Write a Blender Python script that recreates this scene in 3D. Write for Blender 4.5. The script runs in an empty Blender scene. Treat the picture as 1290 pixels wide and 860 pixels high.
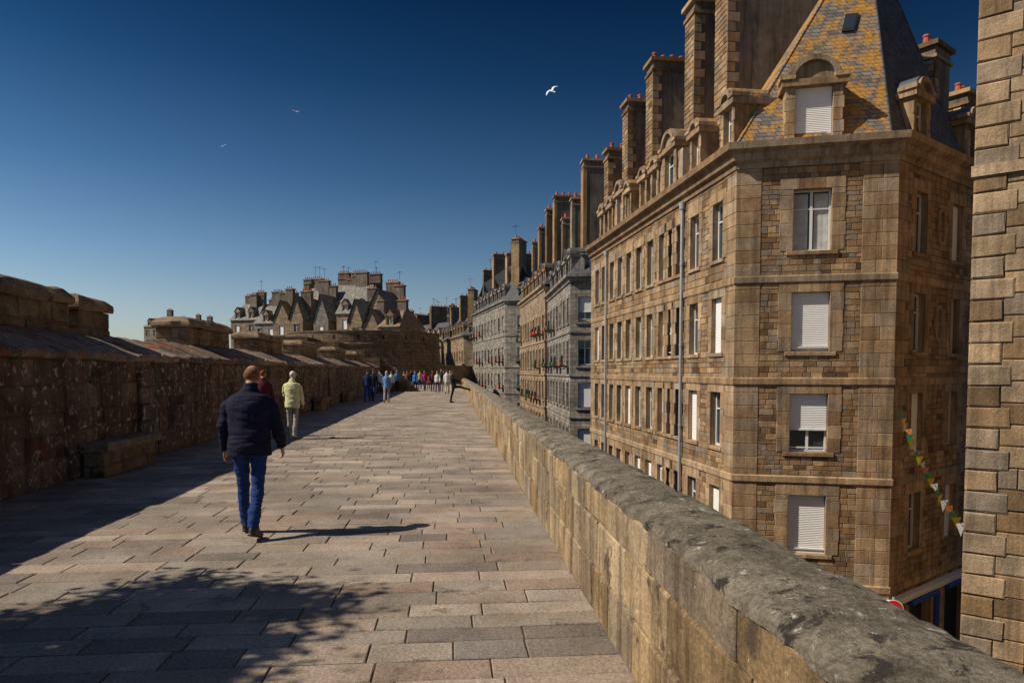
import bpy, math, random
from mathutils import Vector, Matrix, noise, kdtree
random.seed(7)
S=bpy.context.scene
PI=math.pi
F=860.0; EYE=1.68
# ---------------------------------------------------------------- materials
M={}
def newmat(name):
    m=bpy.data.materials.new(name); m.use_nodes=True
    nt=m.node_tree; b=nt.nodes['Principled BSDF']; M[name]=m
    return m,nt,b
def N(nt,t,**k):
    n=nt.nodes.new(t)
    for a,v in k.items(): setattr(n,a,v)
    return n
def L(nt,a,b): nt.links.new(a,b)
def ramp(nt,fac,stops,interp='LINEAR'):
    r=N(nt,'ShaderNodeValToRGB'); cr=r.color_ramp; cr.interpolation=interp
    while len(cr.elements)<len(stops): cr.elements.new(.5)
    for e,(p,c) in zip(cr.elements,stops):
        e.position=p; e.color=(c[0],c[1],c[2],1) if hasattr(c,'__len__') else (c,c,c,1)
    L(nt,fac,r.inputs[0]); return r.outputs[0]
def noi(nt,vec,scale,detail=4,rough=.6,dist=0):
    n=N(nt,'ShaderNodeTexNoise'); n.inputs['Scale'].default_value=scale; n.inputs['Detail'].default_value=detail
    n.inputs['Roughness'].default_value=rough; n.inputs['Distortion'].default_value=dist
    if vec: L(nt,vec,n.inputs['Vector'])
    return n.outputs['Fac']
def mix(nt,fac,a,b,mode='MIX'):
    m=N(nt,'ShaderNodeMix',data_type='RGBA',blend_type=mode)
    for sock,v in ((m.inputs[0],fac),(m.inputs[6],a),(m.inputs[7],b)):
        if hasattr(v,'is_linked'): L(nt,v,sock)
        elif hasattr(v,'__len__'): sock.default_value=(v[0],v[1],v[2],1)
        else: sock.default_value=v
    return m.outputs[2]
def bump(nt,h,b,strength=.5,dist=.02):
    n=N(nt,'ShaderNodeBump'); n.inputs['Strength'].default_value=strength; n.inputs['Distance'].default_value=dist
    L(nt,h,n.inputs['Height']); L(nt,n.outputs[0],b.inputs['Normal'])
def wallvec(nt):
    tc=N(nt,'ShaderNodeTexCoord'); sx=N(nt,'ShaderNodeSeparateXYZ'); L(nt,tc.outputs['Object'],sx.inputs[0])
    ad=N(nt,'ShaderNodeMath'); L(nt,sx.outputs[0],ad.inputs[0]); L(nt,sx.outputs[1],ad.inputs[1])
    cb=N(nt,'ShaderNodeCombineXYZ'); L(nt,ad.outputs[0],cb.inputs[0]); L(nt,sx.outputs[2],cb.inputs[1])
    return tc.outputs['Object'],cb.outputs[0]
def stone(name,cols,stain=(.6,1.15),lich=None,rough=.9,bs=.6,bd=.012,ss=1.1,brick=None,lich2=None,streak=0,lich3=None,grain=(.62,1.3)):
    m,nt,b=newmat(name)
    obj,wv=wallvec(nt)
    at=N(nt,'ShaderNodeAttribute',attribute_name='tint')
    n=len(cols)
    if brick:
        bt=N(nt,'ShaderNodeTexBrick'); L(nt,wv,bt.inputs['Vector'])
        bt.inputs['Scale'].default_value=1; bt.inputs['Brick Width'].default_value=brick[0]; bt.inputs['Row Height'].default_value=brick[1]
        bt.inputs['Mortar Size'].default_value=brick[2]
        bt.inputs['Color1'].default_value=(0,0,0,1); bt.inputs['Color2'].default_value=(1,1,1,1); bt.inputs['Mortar'].default_value=(.3,.3,.3,1)
        c=ramp(nt,bt.outputs['Color'],[(i/(n-1),cols[i]) for i in range(n)])
        c=mix(nt,bt.outputs['Fac'],c,[x*.6 for x in cols[0]])
    else:
        c=ramp(nt,at.outputs['Fac'],[(i/(n-1),cols[i]) for i in range(n)])
    big=noi(nt,obj,ss,6,.68)
    lo,hi=stain
    c=mix(nt,1.0,c,ramp(nt,big,[(.3,(lo,lo*.96,lo*.9)),(.7,hi)]),'MULTIPLY')
    fine=noi(nt,obj,45,3,.75)
    c=mix(nt,1.0,c,ramp(nt,fine,[(.32,grain[0]),(.68,grain[1])]),'MULTIPLY')
    if streak:
        mp=N(nt,'ShaderNodeMapping'); mp.inputs['Scale'].default_value=(5,5,.35); L(nt,obj,mp.inputs['Vector'])
        st=noi(nt,mp.outputs[0],1.0,5,.7)
        c=mix(nt,1.0,c,ramp(nt,st,[(.38,1.0-streak),(.55,1.05)]),'MULTIPLY')
    for lc in (lich,lich2,lich3):
        if lc:
            ln=noi(nt,obj,lc[1],6,.72,.3)
            c=mix(nt,ramp(nt,ln,[(lc[2],0.0),(lc[2]+lc[3],1.0)]),c,lc[0])
    L(nt,c,b.inputs['Base Color']); b.inputs['Roughness'].default_value=rough
    b.inputs['Specular IOR Level'].default_value=.25
    mid=noi(nt,obj,14,7,.75)
    bump(nt,mid,b,bs,bd)
    return m
def plain(name,col,rough=.6,spec=.4,var=0,metal=0,bs=0,sc=8):
    m,nt,b=newmat(name)
    b.inputs['Base Color'].default_value=(*col,1); b.inputs['Roughness'].default_value=rough
    b.inputs['Specular IOR Level'].default_value=spec; b.inputs['Metallic'].default_value=metal
    if var or bs:
        tc=N(nt,'ShaderNodeTexCoord'); n=noi(nt,tc.outputs['Object'],sc,5,.65)
        c=mix(nt,1.0,col,ramp(nt,n,[(.3,1-var),(.7,1+var)]),'MULTIPLY'); L(nt,c,b.inputs['Base Color'])
        if bs: bump(nt,n,b,bs,.02)
    return m
stone('granite_warm',[(.20,.13,.07),(.38,.25,.14),(.46,.34,.21),(.28,.22,.165),(.52,.36,.21),(.33,.205,.10)],bs=1.,bd=.025,streak=.35,stain=(.5,1.2))
stone('granite_rubble',[(.13,.08,.045),(.42,.25,.115),(.27,.20,.14),(.54,.37,.20),(.19,.115,.06),(.46,.31,.17),(.30,.26,.21),(.36,.20,.09)],bs=1.,bd=.025,streak=.25,stain=(.5,1.2))
stone('granite_trim',[(.30,.19,.105),(.48,.33,.19),(.36,.275,.19),(.54,.385,.235),(.39,.25,.135),(.45,.36,.26)],bs=1.,bd=.02,streak=.4,stain=(.5,1.2))
stone('granite_grey',[(.20,.18,.16),(.36,.33,.29),(.27,.24,.2),(.44,.40,.35)],brick=(.6,.3,.015),streak=.3)
stone('granite_far',[(.24,.17,.11),(.40,.30,.19),(.30,.22,.15),(.48,.38,.26)],brick=(.6,.3,.015),streak=.3)
stone('mortar',[(.20,.15,.10),(.24,.18,.12)])
stone('paving',[(.235,.195,.16),(.40,.325,.25),(.31,.27,.225),(.48,.40,.32),(.35,.265,.20),(.26,.23,.20),(.41,.35,.285),(.20,.17,.145)],stain=(.55,1.2),bs=1.,bd=.018,ss=.9,rough=.75,grain=(.62,1.3),lich=((.13,.105,.085),2.6,.59,.1))
stone('paving_joint',[(.09,.07,.05),(.12,.09,.065)])
stone('parapet_stone',[(.30,.20,.10),(.50,.36,.20),(.38,.30,.20),(.56,.43,.27),(.42,.29,.15),(.34,.29,.23)],stain=(.45,1.2),bs=1.,bd=.025,ss=2.0,streak=.5,lich=((.09,.065,.04),2.4,.585,.07),lich2=((.64,.56,.42),9,.65,.05))
stone('parapet_top',[(.25,.215,.16),(.38,.33,.25)],stain=(.35,1.3),bs=1.,bd=.06,ss=4.5,lich=((.065,.055,.045),7,.55,.06),lich2=((.66,.62,.52),16,.615,.04),lich3=((.17,.17,.09),2.5,.58,.1))
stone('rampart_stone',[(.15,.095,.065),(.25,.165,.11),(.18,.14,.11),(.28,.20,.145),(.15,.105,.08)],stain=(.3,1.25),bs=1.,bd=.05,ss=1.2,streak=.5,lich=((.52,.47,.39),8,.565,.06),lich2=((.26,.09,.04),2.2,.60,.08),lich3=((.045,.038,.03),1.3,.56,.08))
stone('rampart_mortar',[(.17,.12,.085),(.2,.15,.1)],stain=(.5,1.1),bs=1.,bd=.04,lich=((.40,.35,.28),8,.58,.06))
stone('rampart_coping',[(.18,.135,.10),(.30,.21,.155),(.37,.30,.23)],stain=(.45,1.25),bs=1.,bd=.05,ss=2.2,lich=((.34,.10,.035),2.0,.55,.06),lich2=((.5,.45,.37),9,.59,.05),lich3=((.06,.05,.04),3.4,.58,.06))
stone('merlon_stone',[(.24,.17,.10),(.38,.27,.16),(.28,.22,.15)],stain=(.4,1.2),bs=1.,bd=.05,ss=2,lich=((.08,.065,.05),3,.55,.08),lich2=((.5,.45,.36),11,.61,.04))
stone('far_rampart',[(.15,.10,.065),(.26,.18,.11),(.20,.14,.09)],brick=(.8,.4,.02),streak=.3)
stone('chimney_render',[(.19,.15,.115),(.25,.205,.16)],stain=(.5,1.25),ss=.7,streak=.4)
stone('street_setts',[(.12,.11,.10),(.16,.14,.12)])
def slate(name,base,amount,col=(.55,.26,.025)):
    m,nt,b=newmat(name); obj,wv=wallvec(nt)
    bt=N(nt,'ShaderNodeTexBrick'); L(nt,wv,bt.inputs['Vector']); bt.inputs['Scale'].default_value=1
    bt.inputs['Brick Width'].default_value=.22; bt.inputs['Row Height'].default_value=.14; bt.inputs['Mortar Size'].default_value=.010
    bt.inputs['Color1'].default_value=(*[x*.65 for x in base],1); bt.inputs['Color2'].default_value=(*[x*1.4 for x in base],1); bt.inputs['Mortar'].default_value=(*[x*.3 for x in base],1)
    n=noi(nt,obj,1.6,9,.82,.4)
    n2=noi(nt,obj,9,4,.7)
    oc=ramp(nt,n2,[(.3,[x*.45 for x in col]),(.55,col),(.75,(col[0]*.9,col[1]*1.3,col[2]*2.5))])
    k=mix(nt,ramp(nt,n,[(amount,0.),(amount+.08,.9)]),bt.outputs['Color'],oc)
    k=mix(nt,1.0,k,ramp(nt,bt.outputs['Fac'],[(0,1.),(1,.55)]),'MULTIPLY')
    L(nt,k,b.inputs['Base Color']); b.inputs['Roughness'].default_value=.65
    ad=N(nt,'ShaderNodeMath',operation='SUBTRACT'); L(nt,n2,ad.inputs[0]); L(nt,bt.outputs['Fac'],ad.inputs[1])
    bump(nt,ad.outputs[0],b,.6,.02)
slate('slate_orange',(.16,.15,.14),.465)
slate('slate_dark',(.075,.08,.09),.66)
slate('slate_town',(.15,.155,.16),.52,(.60,.46,.17))
plain('white_paint',(.72,.72,.70),.45,var=.06)
plain('shutter_white',(.80,.80,.78),.5,var=.05)
plain('glass',(.03,.045,.06),.06,.6)
plain('interior',(.02,.018,.015),.9)
plain('curtain',(.5,.5,.48),.9,var=.25,sc=4)
plain('terracotta',(.42,.10,.04),.8,var=.3,sc=3)
plain('zinc',(.45,.47,.50),.45,metal=.4,var=.1)
plain('blue_paint',(.02,.06,.30),.4)
plain('iron',(.03,.03,.035),.5)
plain('red_paint',(.55,.02,.02),.4); plain('yellow_cloth',(.80,.60,.03),.8); plain('green_cloth',(.03,.38,.18),.8); plain('orange_cloth',(.70,.22,.03),.8)
plain('flower',(.5,.05,.04),.8,var=.5); plain('leaf',(.07,.12,.03),.7,var=.4)
plain('bark',(.12,.08,.05),.9,var=.3,bs=.8)
plain('gull_white',(.85,.85,.85),.7); plain('gull_grey',(.4,.42,.45),.7); plain('beak',(.7,.45,.05),.5)
# ---------------------------------------------------------------- mesh builder
class MB:
    def __init__(s): s.v=[];s.f=[];s.m=[];s.t=[]
    def face(s,pts,mat,tint=None):
        i=len(s.v); s.v.extend([tuple(p) for p in pts]); s.f.append(tuple(range(i,i+len(pts)))); s.m.append(mat); s.t.append(random.random() if tint is None else tint)
    def add(s,vs,fs,mat,tint=None):
        i=len(s.v); s.v.extend([tuple(p) for p in vs]); t=random.random() if tint is None else tint
        for f in fs: s.f.append(tuple(i+a for a in f)); s.m.append(mat); s.t.append(t)
    def build(s,name,parent=None,smooth=False):
        me=bpy.data.meshes.new(name); me.from_pydata(s.v,[],s.f)
        names=[]; idx={}
        for a in s.m:
            if a not in idx: idx[a]=len(names); names.append(a); me.materials.append(M[a])
        me.polygons.foreach_set('material_index',[idx[a] for a in s.m])
        at=me.attributes.new('tint','FLOAT','FACE'); at.data.foreach_set('value',s.t)
        if smooth: me.polygons.foreach_set('use_smooth',[True]*len(s.f))
        me.update()
        ob=bpy.data.objects.new(name,me); S.collection.objects.link(ob)
        if parent: ob.parent=parent
        return ob
def empty(name):
    e=bpy.data.objects.new(name,None); S.collection.objects.link(e); return e
class Fr:
    def __init__(s,O,U,Nn,V=(0,0,1)):
        s.O=Vector(O); s.U=Vector(U).normalized(); s.V=Vector(V).normalized(); s.N=Vector(Nn).normalized()
    def p(s,u,v,n=0): return s.O+s.U*u+s.V*v+s.N*n
def box(mb,fr,u0,u1,v0,v1,n0,n1,mat,tint=None):
    vs=[fr.p(u,v,n) for n in (n0,n1) for v in (v0,v1) for u in (u0,u1)]
    mb.add(vs,[(0,1,3,2),(4,6,7,5),(0,4,5,1),(2,3,7,6),(0,2,6,4),(1,5,7,3)],mat,tint)
def block(mb,fr,u0,u1,v0,v1,proud,bev,mat,tint=None,base=0.,deep=True,jit=0):
    b=min(bev,(u1-u0)*.3,(v1-v0)*.3)
    R=lambda:random.uniform(-jit,jit)
    o0=[fr.p(u,v,base) for u,v in ((u0,v0),(u1,v0),(u1,v1),(u0,v1))]
    o1=[fr.p(u,v,proud-b) for u,v in ((u0,v0),(u1,v0),(u1,v1),(u0,v1))]
    i1=[fr.p(u+R(),v+R(),proud+R()*.6) for u,v in ((u0+b,v0+b),(u1-b,v0+b),(u1-b,v1-b),(u0+b,v1-b))]
    vs=o0+o1+i1; fs=[(8,9,10,11)]
    for k in range(4):
        j=(k+1)%4; fs.append((4+k,4+j,8+j,8+k))
        if deep: fs.append((k,j,4+j,4+k))
    mb.add(vs,fs,mat,tint)
def stones(mb,fr,u0,u1,v0,v1,ch,wm,proud,gap,bev,mat,holes=(),base=0.,vary=.25,jit=0.,deep=True,fixed=False):
    n=max(1,round((v1-v0)/ch)); hs=[1+random.uniform(-vary,vary)*(0 if fixed else 1) for _ in range(n)]
    k=(v1-v0)/sum(hs); v=v0
    for h in hs:
        h*=k; a,b=v,v+h; v=b
        iv=[(u0,u1)]
        for (hu0,hu1,hv0,hv1) in holes:
            if hv0<b-.01 and hv1>a+.01:
                nw=[]
                for (x,y) in iv:
                    if hu1<=x or hu0>=y: nw.append((x,y)); continue
                    if hu0>x+.02: nw.append((x,hu0))
                    if hu1<y-.02: nw.append((hu1,y))
                iv=nw
        for (x,y) in iv:
            cnt=max(1,round((y-x)/(wm*random.uniform(.85,1.15)))); ws=[random.uniform(.6,1.4) for _ in range(cnt)]; q=(y-x)/sum(ws); u=x
            for w in ws:
                w*=q
                block(mb,fr,u+gap/2,u+w-gap/2,a+gap/2,b-gap/2,proud+random.uniform(-.15,.15)*(proud-base),bev,mat,base=base,jit=jit,deep=deep); u+=w
def sweep(mb,path,prof,mat,closed=False,outsign=1,seglen=None):
    n=len(path); P=[Vector(p) for p in path]
    def nr(a,b):
        d=(b-a).normalized(); return Vector((d.y,-d.x))*outsign
    cols=[]
    for i in range(n):
        if closed or 0<i<n-1:
            a=nr(P[i-1],P[i]); b=nr(P[i],P[(i+1)%n]); m=(a+b)/(1+a.dot(b))
        elif i==0: m=nr(P[0],P[1])
        else: m=nr(P[-2],P[-1])
        cols.append([(P[i].x+m.x*o,P[i].y+m.y*o,z) for o,z in prof])
    for i in range(n if closed else n-1):
        a=cols[i]; b=cols[(i+1)%n]; t=random.random()
        for k in range(len(prof)-1): mb.face([a[k],b[k],b[k+1],a[k+1]],mat,t)
    if not closed:
        mb.face(cols[0],mat); mb.face(cols[-1],mat)
    return cols
def cyl(mb,p0,p1,r0,r1,mat,seg=10,caps=True):
    p0=Vector(p0);p1=Vector(p1); t=(p1-p0).normalized(); a=t.orthogonal().normalized(); b=t.cross(a)
    vs=[p0+(a*math.cos(2*PI*k/seg)+b*math.sin(2*PI*k/seg))*r0 for k in range(seg)]+[p1+(a*math.cos(2*PI*k/seg)+b*math.sin(2*PI*k/seg))*r1 for k in range(seg)]
    fs=[(k,(k+1)%seg,seg+(k+1)%seg,seg+k) for k in range(seg)]
    if caps: fs+=[tuple(range(seg)),tuple(range(seg,2*seg))]
    mb.add(vs,fs,mat)
def antenna(mb,c,h=2.2,ang=.4,r=.02):
    c=Vector(c); cyl(mb,c,c+Vector((0,0,h)),r,r,'iron',5)
    d=Vector((math.cos(ang),math.sin(ang),0)); e=Vector((-d.y,d.x,0)); t=c+Vector((0,0,h*.92))
    cyl(mb,t-d*.5,t+d*.6,r*.7,r*.7,'iron',4)
    for k in range(6): q=t+d*(-.45+k*.2); l=.32-k*.025; cyl(mb,q-e*l,q+e*l,r*.5,r*.5,'iron',4)
# ---------------------------------------------------------------- windows & facades
def window_unit(mb,fr,uc,w,zb,zt,kind,frac=1.0):
    u0,u1=uc-w/2,uc+w/2; h=zt-zb
    g=-.24
    mb.face([fr.p(u0,zb,g),fr.p(u1,zb,g),fr.p(u1,zt,g),fr.p(u0,zt,g)],'glass' if kind!='dark' else 'interior')
    if kind=='curt':
        for (a,b) in ((u0+.06,u0+w*.42),(u1-w*.42,u1-.06)):
            nf=6
            for q in range(nf):
                x0=a+(b-a)*q/nf; x1=a+(b-a)*(q+1)/nf; o0=.003+.004*(q%2); o1=.003+.004*((q+1)%2)
                mb.face([fr.p(x0,zb+.08,g+o0),fr.p(x1,zb+.08,g+o1),fr.p(x1,zt-.1,g+o1),fr.p(x0,zt-.1,g+o0)],'curtain')
    fw=.05
    if kind in('win','curt','shut'):
        box(mb,fr,u0,u0+fw,zb,zt,g+.01,g+.07,'white_paint'); box(mb,fr,u1-fw,u1,zb,zt,g+.01,g+.07,'white_paint')
        box(mb,fr,u0+fw,u1-fw,zb,zb+fw*1.3,g+.01,g+.068,'white_paint'); box(mb,fr,u0+fw,u1-fw,zt-fw,zt,g+.01,g+.068,'white_paint')
        box(mb,fr,uc-.04,uc+.04,zb+fw*1.3,zt-fw,g+.012,g+.072,'white_paint')
        box(mb,fr,u0+fw,u1-fw,zb+h*.68,zb+h*.68+.04,g+.011,g+.066,'white_paint')
    if kind=='shut':
        z=zt; bot=zt-h*frac
        while z>bot:
            a=max(bot,z-.055)
            mb.add([fr.p(u0+.01,z,-.122),fr.p(u1-.01,z,-.122),fr.p(u1-.01,(z+a)/2,-.113),fr.p(u0+.01,(z+a)/2,-.113),fr.p(u1-.01,a,-.122),fr.p(u0+.01,a,-.122)],[(0,1,2,3),(3,2,4,5)],'shutter_white')
            z-=.055
        box(mb,fr,u0+.01,u1-.01,bot-.05,bot-.002,-.14,-.09,'shutter_white')
        if frac<1: box(mb,fr,u0,u1,zb+.12,zb+.16,-.10,-.06,'white_paint')
def facade(wm,gm,P0,P1,z0,z1,wins,style='rubble',quoin=(True,True),ch=.17,wmn=.34,out=1,trim='granite_trim',wallmat='granite_rubble',back='mortar',reveal=.3,straight=False):
    P0=Vector(P0);P1=Vector(P1); d=(P1-P0); ln=d.length; d.normalize(); nn=Vector((d.y,-d.x))*out
    fr=Fr((P0.x,P0.y,0),(d.x,d.y,0),(nn.x,nn.y,0))
    us=sorted(set([0,ln]+[round(w[0]+s*w[1]/2,4) for w in wins for s in (-1,1)])); vs=sorted(set([z0,z1]+[w[k] for w in wins for k in (2,3)]))
    holes=[(w[0]-w[1]/2,w[0]+w[1]/2,w[2],w[3]) for w in wins]
    for i in range(len(us)-1):
        for j in range(len(vs)-1):
            um=(us[i]+us[i+1])/2; vm=(vs[j]+vs[j+1])/2
            if any(h[0]<um<h[1] and h[2]<vm<h[3] for h in holes): continue
            wm.face([fr.p(us[i],vs[j]),fr.p(us[i+1],vs[j]),fr.p(us[i+1],vs[j+1]),fr.p(us[i],vs[j+1])],back,.5)
    for w in wins:
        u0,u1,a,b=w[0]-w[1]/2,w[0]+w[1]/2,w[2],w[3]; k=.024
        for q in ([fr.p(u0,a,k),fr.p(u0,b,k),fr.p(u0,b,-reveal),fr.p(u0,a,-reveal)],[fr.p(u1,a,k),fr.p(u1,b,k),fr.p(u1,b,-reveal),fr.p(u1,a,-reveal)],[fr.p(u0,b,k),fr.p(u1,b,k),fr.p(u1,b,-reveal),fr.p(u0,b,-reveal)],[fr.p(u0,a,k),fr.p(u1,a,k),fr.p(u1,a,-reveal),fr.p(u0,a,-reveal)]):
            wm.face(q,trim)
        window_unit(gm,fr,*w)
    if style=='plain':
        for w in wins:
            u0,u1,a,b=w[0]-w[1]/2,w[0]+w[1]/2,w[2],w[3]
            box(wm,fr,u0-.15,u0,a-.1,b+.2,.004,.05,trim); box(wm,fr,u1,u1+.15,a-.1,b+.2,.004,.05,trim)
            box(wm,fr,u0,u1,b,b+.2,.004,.048,trim); box(wm,fr,u0-.2,u1+.2,a-.2,a-.1,.004,.1,trim)
        return fr,ln
    stones(wm,fr,.02,ln-.02,z0,z1,ch,wmn,.022,.016,.008,wallmat,holes,jit=.006)
    for w in wins:
        u0,u1,a,b=w[0]-w[1]/2,w[0]+w[1]/2,w[2],w[3]
        sw=min(.34,w[1]*.3+.05) if not straight else .38
        va,vb=(1.03,.97) if straight else (1.15,.85)
        for side in (0,1):
            z=a; k=0
            while z<b-.02:
                h=min(.42,b-z); 
                if b-z-h<.15: h=b-z
                ww=sw*(va if k%2 else vb)
                if side==0: block(wm,fr,u0-ww,u0,z+.004,z+h-.004,.042,.01,trim)
                else: block(wm,fr,u1,u1+ww,z+.004,z+h-.004,.042,.01,trim)
                z+=h;k+=1
        if straight:
            q=u0-sw
            for f_ in (.3,.4,.3):
                e=q+(u1-u0+2*sw)*f_; block(wm,fr,q+.003,e-.003,b+.004,b+.33,.044,.01,trim); q=e
        else: block(wm,fr,u0-sw*.9,u1+sw*.9,b+.003,b+.36,.044,.01,trim)
        block(wm,fr,u0-sw*.5,u1+sw*.5,a-.13,a-.004,.075,.015,trim)
    for side,q in zip((0,1),quoin):
        if not q: continue
        z=z0;k=0
        while z<z1-.05:
            h=min(.4,z1-z); ww=(.85 if k%2 else .6) if not straight else (.72 if side==0 else .95)
            if side==0: block(wm,fr,-.03,ww,z+.005,z+h-.005,.036,.012,trim)
            elif straight:
                m_=ln-.55 if k%2 else ln-.4
                block(wm,fr,ln-ww,m_-.003,z+.005,z+h-.005,.036,.012,trim); block(wm,fr,m_+.003,ln+.03,z+.005,z+h-.005,.036,.012,trim)
            else: block(wm,fr,ln-ww,ln+.03,z+.005,z+h-.005,.036,.012,trim)
            z+=h;k+=1
    return fr,ln
def dormer(wm,gm,rm,P,Nn,w,zb,h,kind='shut',frac=1.,depth=2.2,arch=True,stonem='granite_trim',roofm='slate_orange'):
    Nn=Vector(Nn).normalized(); U=Vector((-Nn.y,Nn.x)); 
    fr=Fr((P[0],P[1],0),(U.x,U.y,0),(Nn.x,Nn.y,0)); j=w*.26; zt=zb+h
    box(wm,fr,-w/2-j,-w/2,zb-.25,zt,-depth,.0,stonem); box(wm,fr,w/2,w/2+j,zb-.25,zt,-depth,.0,stonem)
    z=zb-.25;k=0
    while z<zt-.05:
        hh=min(.36,zt-z); e=.04 if k%2 else 0
        block(wm,fr,-w/2-j-e,-w/2-.002,z+.004,z+hh-.004,.04,.012,stonem,base=.001); block(wm,fr,w/2+.002,w/2+j+e,z+.004,z+hh-.004,.04,.012,stonem,base=.001); z+=hh;k+=1
    box(wm,fr,-w/2,w/2,zb-.25,zb,-.5,.06,stonem)
    box(wm,fr,-w/2-j-.12,w/2+j+.12,zt,zt+.2,-depth,.14,stonem)
    box(wm,fr,-w/2-j-.18,-w/2-.02,zt+.2,zt+.32,-.4,.18,stonem); box(wm,fr,w/2+.02,w/2+j+.18,zt+.2,zt+.32,-.4,.18,stonem)
    window_unit(gm,fr,0,w,zb,zt,kind,frac)
    r=w/2+j*.75; zc=zt+.2
    if arch:
        n=14
        for (ra,rb,na,nb,mt) in ((0,r-.16,-depth*.4,.02,stonem),(r-.16,r,-depth*.5,.16,stonem),(r-.02,r+.05,-depth*1.3,.06,roofm)):
            for k in range(n):
                a0=PI*k/n;a1=PI*(k+1)/n; c=lambda rr,a,nv: fr.p(math.cos(a)*rr,zc+math.sin(a)*rr*.92,nv)
                q=[c(ra,a0,nb),c(rb,a0,nb),c(rb,a1,nb),c(ra,a1,nb)]; wm.face(q,mt,.4)
                wm.face([c(rb,a0,na),c(rb,a1,na),c(rb,a1,nb),c(rb,a0,nb)],mt,.4)
                if ra>0: wm.face([c(ra,a0,na),c(ra,a1,na),c(ra,a1,nb),c(ra,a0,nb)],mt,.4)
    else:
        a=w/2+j+.12; zp=zt+.2; hp=a*1.2
        for nn_,mt in ((.05,stonem),(-depth,stonem)):
            wm.face([fr.p(-a+.05,zp,nn_),fr.p(a-.05,zp,nn_),fr.p(0,zp+hp,nn_)],mt)
        rm.face([fr.p(-a-.05,zp,.15),fr.p(0,zp+hp+.1,.15),fr.p(0,zp+hp+.1,-depth*1.4),fr.p(-a-.05,zp,-depth*1.4)],roofm)
        rm.face([fr.p(a+.05,zp,.15),fr.p(0,zp+hp+.1,.15),fr.p(0,zp+hp+.1,-depth*1.4),fr.p(a+.05,zp,-depth*1.4)],roofm)
def chimney(mb,P,inw,w,th,z0,z1,pots=5,detail=True,mat='chimney_render',edge='granite_rubble'):
    inw=Vector(inw).normalized(); U=Vector((inw.x,inw.y,0)); away=Vector((-inw.y,inw.x,0))
    fr=Fr((P[0],P[1],0),U,-away)
    box(mb,fr,0,w,z0,z1,-th,0,mat)
    box(mb,fr,-.08,w+.08,z1-.45,z1-.33,-th-.08,.08,edge); box(mb,fr,-.14,w+.14,z1,z1+.16,-th-.14,.14,edge)
    if detail:
        z=z0;k=0
        while z<z1-.5:
            h=.34; ww=.42 if k%2 else .26
            block(mb,fr,-.045,ww,z+.012,z+h-.012,.035,.012,edge,base=.001); z+=h;k+=1
        f2=Fr((P[0],P[1],0),away,-U)
        stones(mb,f2,.02,th,z0,z1-.5,.2,.4,.04,.02,.012,edge,base=.001,jit=.006)
    for k in range(pots):
        c=fr.p(w*(k+.5)/pots,0,-th/2); c=Vector((c.x,c.y,z1+.16)); hh=random.uniform(.3,.42)
        cyl(mb,c,c+Vector((0,0,hh)),.13,.10,'terracotta',10); cyl(mb,c+Vector((0,0,hh*.8)),c+Vector((0,0,hh*.95)),.135,.13,'terracotta',10)
# ---------------------------------------------------------------- walk frame
u2=Vector((-.0880,.9961)); n2=Vector((.9961,.0880))
def W(s,t,z=0): return Vector((u2.x*s+n2.x*t,u2.y*s+n2.y*t,z))
U3=Vector((n2.x,n2.y,0)); V3=Vector((u2.x,u2.y,0)); Z=Vector((0,0,1))
GZ=-8.6
mb=MB(); mb.face([(-4000,-4000,GZ-1.2),(4000,-4000,GZ-1.2),(4000,4000,GZ-1.2),(-4000,4000,GZ-1.2)],'street_setts',.5); mb.build('ground')
m,nt,b=newmat('sea_water'); b.inputs['Base Color'].default_value=(.02,.06,.09,1); b.inputs['Roughness'].default_value=.15
tc=N(nt,'ShaderNodeTexCoord'); bump(nt,noi(nt,tc.outputs['Object'],.5,5,.6),b,.6,.3)
mb=MB(); mb.face([(-3900,-3900,GZ-1),(-14,-3900,GZ-1),(-40,160,GZ-1),(-3900,3900,GZ-1)],'sea_water'); mb.build('sea')
mb=MB(); mb.face([W(-20,.5,GZ),W(-20,60,GZ),W(200,60,GZ),W(200,.5,GZ)],'street_setts',.4); mb.build('street')
# walkway
mb=MB()
mb.face([W(-4,-6.2,-.009),W(-4,1.2,-.009),W(95,1.2,-.009),W(95,-30,-.009),W(50,-30,-.009),W(50,-6.2,-.009)],'paving_joint',.5)
fr=Fr((0,0,0),U3,Z,V3)
stones(mb,fr,-5.85,1.0,-4,40,.26,.66,0.0,.009,.006,'paving',base=-.014,vary=.18,jit=.003,deep=False)
stones(mb,fr,-5.85,1.0,40,95,.4,.9,0.0,.02,.007,'paving',base=-.014,vary=.16,jit=.002,deep=False)
mb.build('rampart_walkway_pavement')
mb=MB(); box(mb,Fr((0,0,0),U3,Z,V3),-9.0,1.2,-6,95,GZ-1,-.03,'far_rampart'); mb.build('rampart')
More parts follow.
